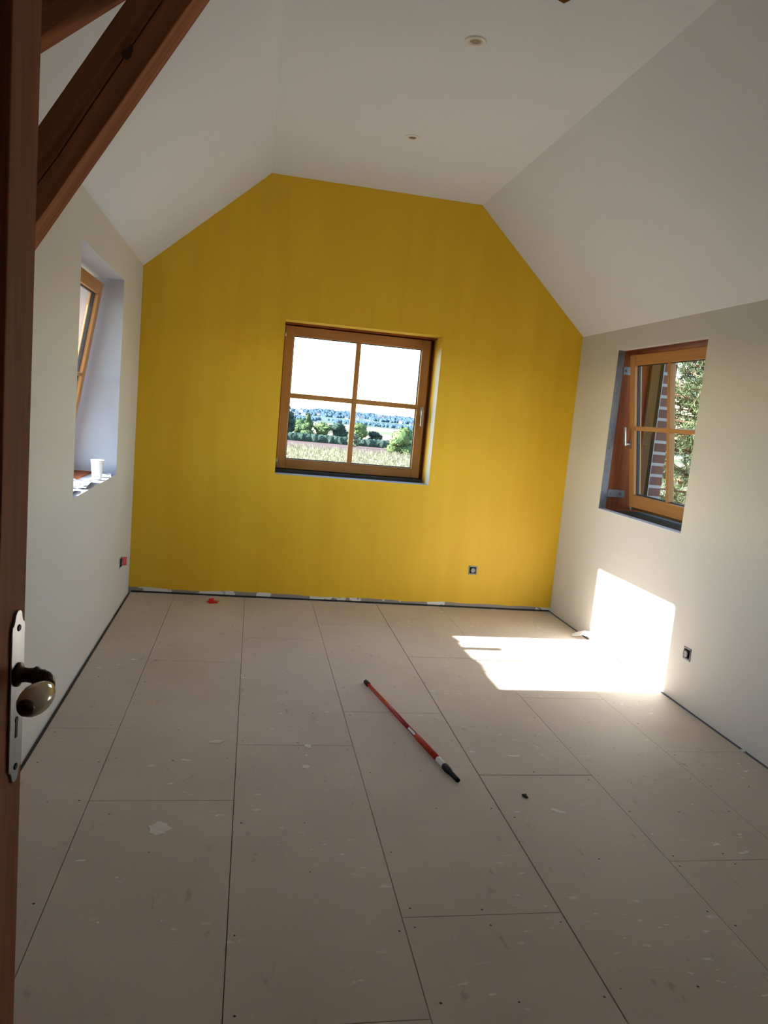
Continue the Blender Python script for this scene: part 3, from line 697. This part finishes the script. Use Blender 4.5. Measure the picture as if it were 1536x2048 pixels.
# curled strip of white plastic by the right wall
bm = bmesh.new(); P = [Vector((2.505, 5.215, .004)), Vector((2.53, 5.17, .03)), Vector((2.555, 5.12, .055)), Vector((2.575, 5.07, .06)), Vector((2.59, 5.03, .045))]
wv = [Vector((.012, .016, .012))] * 5
pv = []
for i, p in enumerate(P): pv.append((p - wv[i], p + wv[i], p + wv[i] + Vector((0, 0, -.003)), p - wv[i] + Vector((0, 0, -.003))))
vv = [[bm.verts.new(q) for q in r] for r in pv]
for i in range(4):
    for k in range(4): bm.faces.new([vv[i][k], vv[i][(k + 1) % 4], vv[i + 1][(k + 1) % 4], vv[i + 1][k]])
bm.faces.new(vv[0]); bm.faces.new(vv[-1])
for v in bm.verts: v.co.z = max(v.co.z, .001)
tag(link('plastic_strip', bm, [M_whitepl], smooth=False), 'curled white plastic strip leaning at the foot of the right wall', 'plastic strip')

# ------------------------------------------------------------------ on the left sill
bm = bmesh.new(); seg = 28
M_cup = mat('white_plastic_cup', (.85, .85, .86), rough=.35)
pr_ = [(.0, .001), (.027, .001), (.0275, .004), (.0375, .115), (.0395, .117), (.0385, .119), (.0365, .116), (.026, .006), (.0, .005)]
rings = []
for rr, zz in pr_:
    rings.append([bm.verts.new((max(rr, .0005) * math.cos(2 * math.pi * k / seg), max(rr, .0005) * math.sin(2 * math.pi * k / seg), zz)) for k in range(seg)])
for i in range(len(rings) - 1):
    for k in range(seg): bm.faces.new([rings[i][k], rings[i][(k + 1) % seg], rings[i + 1][(k + 1) % seg], rings[i + 1][k]])
cup = link('plastic_cup', bm, [M_cup], smooth=True); cup.location = (-.915, 4.755, LZ0 + .004); tag(cup, 'white plastic cup standing on the left window sill', 'cup')
def paper(name, x, y, w, d, seed, rot, label, lift=.03, m=M_whitepl):
    r = random.Random(seed); bm = bmesh.new(); n = 8; g = []
    for i in range(n + 1):
        row = []
        for j in range(n + 1):
            u, v = (i / n - .5), (j / n - .5)
            z = .0015 + lift * max(0, mnoise.noise(Vector((u * 3 + seed, v * 3, seed * .7))) + .35)
            row.append(bm.verts.new((u * w, v * d, z)))
        g.append(row)
    for i in range(n):
        for j in range(n): bm.faces.new([g[i][j], g[i + 1][j], g[i + 1][j + 1], g[i][j + 1]])
    o = link(name, bm, [m]); o.location = (x, y, LZ0); o.rotation_euler = (0, 0, rot)
    sm = o.modifiers.new('s', 'SOLIDIFY'); sm.thickness = .0012
    tag(o, label, 'paper', 'papers on the left sill'); return o
paper('crumpled_paper', -.945, 4.43, .12, .36, 4, .05, 'white crumpled paper lying in front of the cup on the left sill', .024)
paper('folded_paper', -.945, 4.06, .10, .25, 9, .0, 'white folded paper at the near end of the left sill', .012)
paper('paper_scrap', -.92, 4.98, .09, .20, 14, .2, 'flat white paper scrap behind the cup on the left sill', .01)
o = blob('putty_lump', -.985, 5.06, .02, .03, .02, mat('grey_putty', (.25, .26, .29), rough=.8), 31, 0, z=LZ0 + .001); tag(o, 'small grey lump in the far corner of the left sill', 'putty lump')

# ------------------------------------------------------------------ outside: terrain
PROF = [(0, -3.3), (30, -3.25), (52, -3.3), (110, -5.4), (180, -7.9), (250, -9.4), (450, -12.5), (800, -17), (1300, -21), (1800, -24), (2200, -24), (2700, -17), (3200, -10.5), (3600, -11), (5200, -20)]
def ter(r):
    for (a, za), (b, zb) in zip(PROF, PROF[1:]):
        if r <= b:
            t = (r - a) / (b - a); return za + (zb - za) * t
    return PROF[-1][1]
def field_mat():
    m = bpy.data.materials.new('farmland'); m.use_nodes = True
    n, l = nodes_of(m); b = n['Principled BSDF']; b.inputs['Roughness'].default_value = 0.95; b.inputs['Specular IOR Level'].default_value = 0.1
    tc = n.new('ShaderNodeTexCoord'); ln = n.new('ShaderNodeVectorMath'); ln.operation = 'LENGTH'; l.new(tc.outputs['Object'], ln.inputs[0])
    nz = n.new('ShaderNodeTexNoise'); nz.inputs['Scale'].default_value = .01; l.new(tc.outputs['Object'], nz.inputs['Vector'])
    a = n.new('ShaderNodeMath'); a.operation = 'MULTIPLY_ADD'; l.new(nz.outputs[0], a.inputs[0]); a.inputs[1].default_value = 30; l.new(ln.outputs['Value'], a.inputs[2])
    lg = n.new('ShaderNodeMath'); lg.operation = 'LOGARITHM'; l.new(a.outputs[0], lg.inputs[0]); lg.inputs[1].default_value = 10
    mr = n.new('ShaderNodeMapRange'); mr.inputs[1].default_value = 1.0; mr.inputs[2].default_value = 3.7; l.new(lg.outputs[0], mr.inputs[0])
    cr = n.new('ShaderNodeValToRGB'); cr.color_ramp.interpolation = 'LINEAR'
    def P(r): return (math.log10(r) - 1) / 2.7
    st = [(10, (.13, .12, .075)), (150, (.16, .145, .10)), (195, (.085, .055, .05)), (300, (.085, .055, .05)), (318, (.17, .15, .10)), (620, (.17, .15, .105)), (640, (.085, .10, .055)), (820, (.085, .10, .055)), (850, (.19, .17, .13)), (1150, (.16, .15, .12)), (1200, (.06, .08, .06)), (2400, (.07, .10, .085)), (4000, (.05, .08, .09))]  # outermost stops lean blue, hill haze put into the colour
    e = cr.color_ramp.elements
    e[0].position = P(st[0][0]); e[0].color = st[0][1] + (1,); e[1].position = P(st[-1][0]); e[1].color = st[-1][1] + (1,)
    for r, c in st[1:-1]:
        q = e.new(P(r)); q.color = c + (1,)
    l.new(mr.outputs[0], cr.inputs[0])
    n2 = n.new('ShaderNodeTexNoise'); n2.inputs['Scale'].default_value = .6; n2.inputs['Detail'].default_value = 8; l.new(tc.outputs['Object'], n2.inputs['Vector'])
    mx = n.new('ShaderNodeMix'); mx.data_type = 'RGBA'; mx.blend_type = 'MULTIPLY'; mx.inputs[0].default_value = .6; l.new(cr.outputs[0], mx.inputs[6])
    g = n.new('ShaderNodeMapRange'); g.inputs[3].default_value = .6; g.inputs[4].default_value = 1.4; l.new(n2.outputs[0], g.inputs[0]); l.new(g.outputs[0], mx.inputs[7])
    l.new(mx.outputs[2], b.inputs['Base Color'])
    return m
bm = bmesh.new(); seg = 96; radii = [6, 12, 20, 30, 40, 52, 80, 110, 145, 180, 215, 250, 350, 450, 620, 800, 1050, 1300, 1550, 1800, 2000, 2200, 2450, 2700, 2950, 3200, 3600, 4400, 5200]
c0 = bm.verts.new((0, 0, ter(0))); prev = None
for r in radii:
    ring = []
    for k in range(seg):
        t = 2 * math.pi * k / seg; x, y = r * math.sin(t), r * math.cos(t)
        h = 0
        if r > 2300: h = 5 * mnoise.noise(Vector((x / 500, y / 500, 0)))
        ring.append(bm.verts.new((x, y, ter(r) + h)))
    if prev is None:
        for k in range(seg): bm.faces.new([c0, ring[k], ring[(k + 1) % seg]])
    else:
        for k in range(seg): bm.faces.new([prev[k], ring[k], ring[(k + 1) % seg], prev[(k + 1) % seg]])
    prev = ring
struct(link('ground', bm, [field_mat()], smooth=True))

# maize field: countless stalks (stuff)
M_corn = mat('ripe_maize', (.36, .31, .20), rough=.8, col2=(.22, .21, .11), vscale=.9)
bm = bmesh.new(); r = random.Random(11)
y = 30.0
while y < 53:
    x = y * 0.0 - 3
    while x < 19:
        px, py = x + r.uniform(-.1, .1), y + r.uniform(-.06, .06); zb = ter(math.hypot(px, py)); h = r.uniform(2.0, 2.35)
        a = r.uniform(0, 6.28)
        ca, sa = math.cos(a) * .02, math.sin(a) * .02
        bm.faces.new([bm.verts.new((px - ca, py - sa, zb + .6)), bm.verts.new((px + ca, py + sa, zb + .6)), bm.verts.new((px, py, zb + h))])
        for k in range(4):
            aa = r.uniform(0, 6.28); z0 = zb + r.uniform(.9, h - .35); L = r.uniform(.25, .5); dx, dy = math.cos(aa), math.sin(aa)
            m1 = Vector((px + dx * L * .5, py + dy * L * .5, z0 + .28)); sd_ = Vector((-dy, dx, 0)) * .03
            b0 = bm.verts.new((px, py, z0)); v1 = bm.verts.new(m1 + sd_); v2 = bm.verts.new(m1 - sd_); e = bm.verts.new((px + dx * L, py + dy * L, z0 + r.uniform(.05, .3)))
            bm.faces.new([b0, v1, e, v2])
        for k in range(3):
            aa = r.uniform(0, 6.28); dx, dy = math.cos(aa) * .1, math.sin(aa) * .1
            bm.faces.new([bm.verts.new((px - .015, py, zb + h - .12)), bm.verts.new((px + .015, py, zb + h - .12)), bm.verts.new((px + dx, py + dy, zb + h + .12))])
        x += .25
    y += .33
tag(link('maize_field', bm, [M_corn]), 'pale ripe maize standing in the field below the back window', 'maize', kind='stuff')

# trees beyond: crown of leaf cards over noise-shaped lobes, trunk
def leaf_mat(name, c1, c2): return mat(name, c1, rough=.8, col2=c2, vscale=.5, spec=.2)
M_lf = [leaf_mat('foliage_mid', (.050, .085, .030), (.030, .055, .022)), leaf_mat('foliage_light', (.085, .125, .040), (.05, .085, .03)), leaf_mat('foliage_blue', (.026, .048, .034), (.018, .034, .026)), leaf_mat('foliage_grey', (.095, .12, .075), (.06, .09, .05))]
M_trunk = mat('bark', (.07, .05, .04), rough=.9)
def tree(x, y, h, w, mi, seed, label, group, cone=False, trunk=.15, nm='tree', leaf=.35, dens=1.0):
    if nm == "tree": h *= 1.15; w *= 1.12
    zb = ter(math.hypot(x, y)); root = empty(nm, (x, y, zb)); r = random.Random(seed)
    bm = bmesh.new(); tube(bm, [(0, 0, -.2), (0, 0, h * .6)], [h * .03, h * .012], 8); link('trunk', bm, [M_trunk], root)
    bm = bmesh.new(); lobes = []
    if cone:
        for k in range(9): f = k / 8; lobes.append((Vector((r.uniform(-.1, .1) * w, r.uniform(-.1, .1) * w, h * (.12 + .8 * f))), w * .5 * (1.05 - .85 * f), h * .14))
    else:
        for k in range(11):
            a = r.uniform(0, 6.28); q = r.uniform(.1, .55); zf = r.uniform(trunk + .15, .80)
            lobes.append((Vector((math.cos(a) * q * w * .5, math.sin(a) * q * w * .5, h * zf)), w * r.uniform(.22, .34), h * r.uniform(.14, .22)))
        lobes.append((Vector((0, 0, h * .55)), w * .36, h * .38))
    for c, rw, rh in lobes:
        m4 = Matrix.Translation(c) @ Matrix.Diagonal((rw * .85, rw * .85, rh * .85, 1)); bmesh.ops.create_icosphere(bm, subdivisions=2, radius=1, matrix=m4)
        for k in range(int(110 * dens)):
            d = Vector((r.gauss(0, 1), r.gauss(0, 1), r.gauss(0, 1))).normalized()
            p = c + Vector((d.x * rw, d.y * rw, d.z * rh)) * r.uniform(.82, 1.08); s = leaf * r.uniform(.6, 1.2)
            t1 = Vector((r.gauss(0, 1), r.gauss(0, 1), r.gauss(0, 1))).normalized(); t2 = t1.cross(d + Vector((.01, 0, 0))).normalized()
            bm.faces.new([bm.verts.new(p - t1 * s), bm.verts.new(p + t2 * s * .6), bm.verts.new(p + t1 * s), bm.verts.new(p - t2 * s * .6)])
    link('crown', bm, [M_lf[mi]], root)
    tag(root, label, 'tree' if nm == 'tree' else 'bush', group); return root
G = 'trees along the field hedge'
# lateral position x as fraction of y (seen through the back window), distances in metres
tree(9.5, 252, 9.0, 8, 2, 1, 'tall dark tree at the left edge of the back window view', G)
tree(15.6, 262, 7.0, 7, 0, 2, 'mid green rounded tree between the leftmost tree and the pointed tree', G)
tree(17.4, 248, 7.6, 5.5, 0, 3, 'pointed dark green tree left of centre in the lower left pane', G, cone=True)
tree(24.0, 262, 6.0, 6, 1, 4, 'pale green rounded tree right of the pointed tree', G)
tree(28.2, 250, 6.3, 6.5, 2, 5, 'dark blue-green tree beside the window muntin on its left', G)
tree(28.6, 215, 4.6, 4.4, 3, 6, 'light grey-green bush in front of the hedge beside the muntin', G, trunk=0, nm='bush', leaf=.25)
tree(34.6, 246, 7.0, 6.8, 1, 7, 'yellow-green tree just right of the muntin', G)
tree(40.6, 250, 4.8, 5.0, 2, 8, 'small dark tree between the yellow-green tree and the big bush', G)
tree(38.2, 192, 7.6, 7.6, 1, 9, 'big round bright green bush at the right of the back window view', G, trunk=-.05, nm='bush', leaf=.3, dens=1.6)
tree(42.5, 205, 6.3, 6, 0, 10, 'dark green bush at the right window edge behind the big bush', G, trunk=-.05, nm='bush')
# clipped dark hedge under the trees
bm = bmesh.new(); r = random.Random(5)
for k in range(130):
    x = 2 + k * .32; y_ = 240 + r.uniform(-.6, .6); zb = ter(math.hypot(x, y_))
    bmesh.ops.create_icosphere(bm, subdivisions=2, radius=1, matrix=Matrix.Translation((x, y_, zb + .9)) @ Matrix.Diagonal((1.5, 1.2, r.uniform(1.3, 1.8), 1)))
for v in bm.verts: v.co += Vector((mnoise.noise(v.co * 1.3), mnoise.noise(v.co * 1.7 + Vector((5, 0, 0))), mnoise.noise(v.co * 1.5 + Vector((0, 9, 0))))) * .35
tag(link('hedge', bm, [M_lf[2]]), 'long dark hedge running under the trees across the fields', 'hedge')

M_hw = mat('house_render', (.30, .30, .30), rough=.9); M_hr = mat('house_slate_roof', (.055, .06, .08), rough=.8)
proto = None; r = random.Random(17); HP = []
for k in range(38):
    a = r.uniform(.0, .24); d = r.choice([r.uniform(1900, 2300), r.uniform(2350, 3000)])
    if any(math.hypot(math.sin(a) * d - q[0], math.cos(a) * d - q[1]) < 42 for q in HP): continue
    HP.append((math.sin(a) * d, math.cos(a) * d))
    if proto is None:
        proto = empty('distant_house'); L, Wd, H = 13, 8, 5
        bm = bmesh.new(); box(bm, -L / 2, L / 2, -Wd / 2, Wd / 2, -1, H); link('house_walls', bm, [M_hw], proto)
        bm = bmesh.new(); prism(bm, [(-L / 2 - .4, -Wd / 2 - .4, H), (-L / 2 - .4, Wd / 2 + .4, H), (-L / 2 - .4, 0, H + 4.2)], (L + .8, 0, 0)); link('house_roof', bm, [M_hr], proto)
        o = proto; kids = list(proto.children)
    else:
        o = proto.copy(); COL.objects.link(o)
        for c in kids:
            q = c.copy(); COL.objects.link(q); q.parent = o
    o.location = (math.sin(a) * d, math.cos(a) * d, ter(d) + 3); o.rotation_euler = (0, 0, r.uniform(-.5, .5)); s = r.uniform(.7, 1.1) * d / 2200; o.scale = (s, s, s)
    tag(o, 'tiny white house with a slate roof in the village on the horizon', 'house', 'village houses on the horizon')

# woods on the far slopes (stuff) and the village
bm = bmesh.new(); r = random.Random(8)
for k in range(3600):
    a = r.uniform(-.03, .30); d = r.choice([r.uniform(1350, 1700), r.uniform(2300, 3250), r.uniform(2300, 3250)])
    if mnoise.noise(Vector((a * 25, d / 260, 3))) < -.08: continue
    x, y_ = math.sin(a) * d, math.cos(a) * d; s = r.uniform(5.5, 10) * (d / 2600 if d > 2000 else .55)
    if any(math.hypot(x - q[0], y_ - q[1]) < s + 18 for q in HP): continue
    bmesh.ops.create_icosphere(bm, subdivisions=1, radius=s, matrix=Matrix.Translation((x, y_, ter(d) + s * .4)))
tag(link('distant_woods', bm, [mat('far_woods_haze_blue', (.035, .062, .085), rough=.95, col2=(.05, .085, .11), vscale=.02, spec=.1)]), 'haze-tinted woods covering the low hills on the horizon', 'woods', kind='stuff')  # blue of distance haze put into the woods colour
# pine tree outside the right window
M_needle = mat('pine_needles', (.06, .088, .028), rough=.7, col2=(.03, .052, .022), vscale=3)
M_pbark = mat('pine_bark', (.16, .085, .05), rough=.9, var=.4, vscale=12, bump=.4, bscale=20)
pine = empty('pine_tree', (9.4, 12.6, ter(14))); tag(pine, 'long-needled pine tree seen through the right window', 'tree')
r = random.Random(33); zb = ter(14)
bm = bmesh.new(); tube(bm, [(0, 0, -.1), (.1, 0, 2), (0, .1, 5), (-.1, 0, 8.2)], [.22, .19, .13, .05], 14)
tips = []
for k in range(120):
    z0 = 3.6 + 4.8 * (k / 120); a = (math.pi + r.uniform(-1.3, 1.3)) if k % 3 else r.uniform(0, 6.28)
    L = r.uniform(1.6, 3.1) * (1.1 - .09 * (z0 - 3.3)); d = Vector((math.cos(a), math.sin(a) * .8, r.uniform(-.12, .28)))
    pts = [Vector((0, 0, z0))]; cur = Vector(pts[0])
    for s in range(7):
        d = (d + Vector((r.uniform(-.22, .22), r.uniform(-.22, .22), r.uniform(-.1, .13)))).normalized(); cur = cur + d * L / 7; pts.append(Vector(cur))
        if s >= 1:
            for t in range(4):
                td = (d + Vector((r.uniform(-1, 1), r.uniform(-1, 1), r.uniform(-.7, .9)))).normalized(); q = cur + td * r.uniform(.12, .45)
                tube(bm, [cur, q], [.010, .006], 5, cap=False); tips.append((cur.lerp(q, .5), td)); tips.append((q, td))
    tube(bm, pts, [.045 * (1 - .11 * i) for i in range(8)], 6)
link('trunk_and_branches', bm, [M_pbark], pine)
bm = bmesh.new()
for p, d in tips:
    for k in range(20):
        dn = (d * .6 + Vector((r.gauss(0, .6), r.gauss(0, .6), r.gauss(0, .6)))).normalized(); L = r.uniform(.10, .19)
        sd_ = dn.cross(Vector((r.uniform(-1, 1), r.uniform(-1, 1), 1))).normalized() * .007; b0 = p + d * r.uniform(-.08, .08)
        bm.faces.new([bm.verts.new(b0 - sd_), bm.verts.new(b0 + sd_), bm.verts.new(b0 + dn * L)])
link('needles', bm, [M_needle], pine)
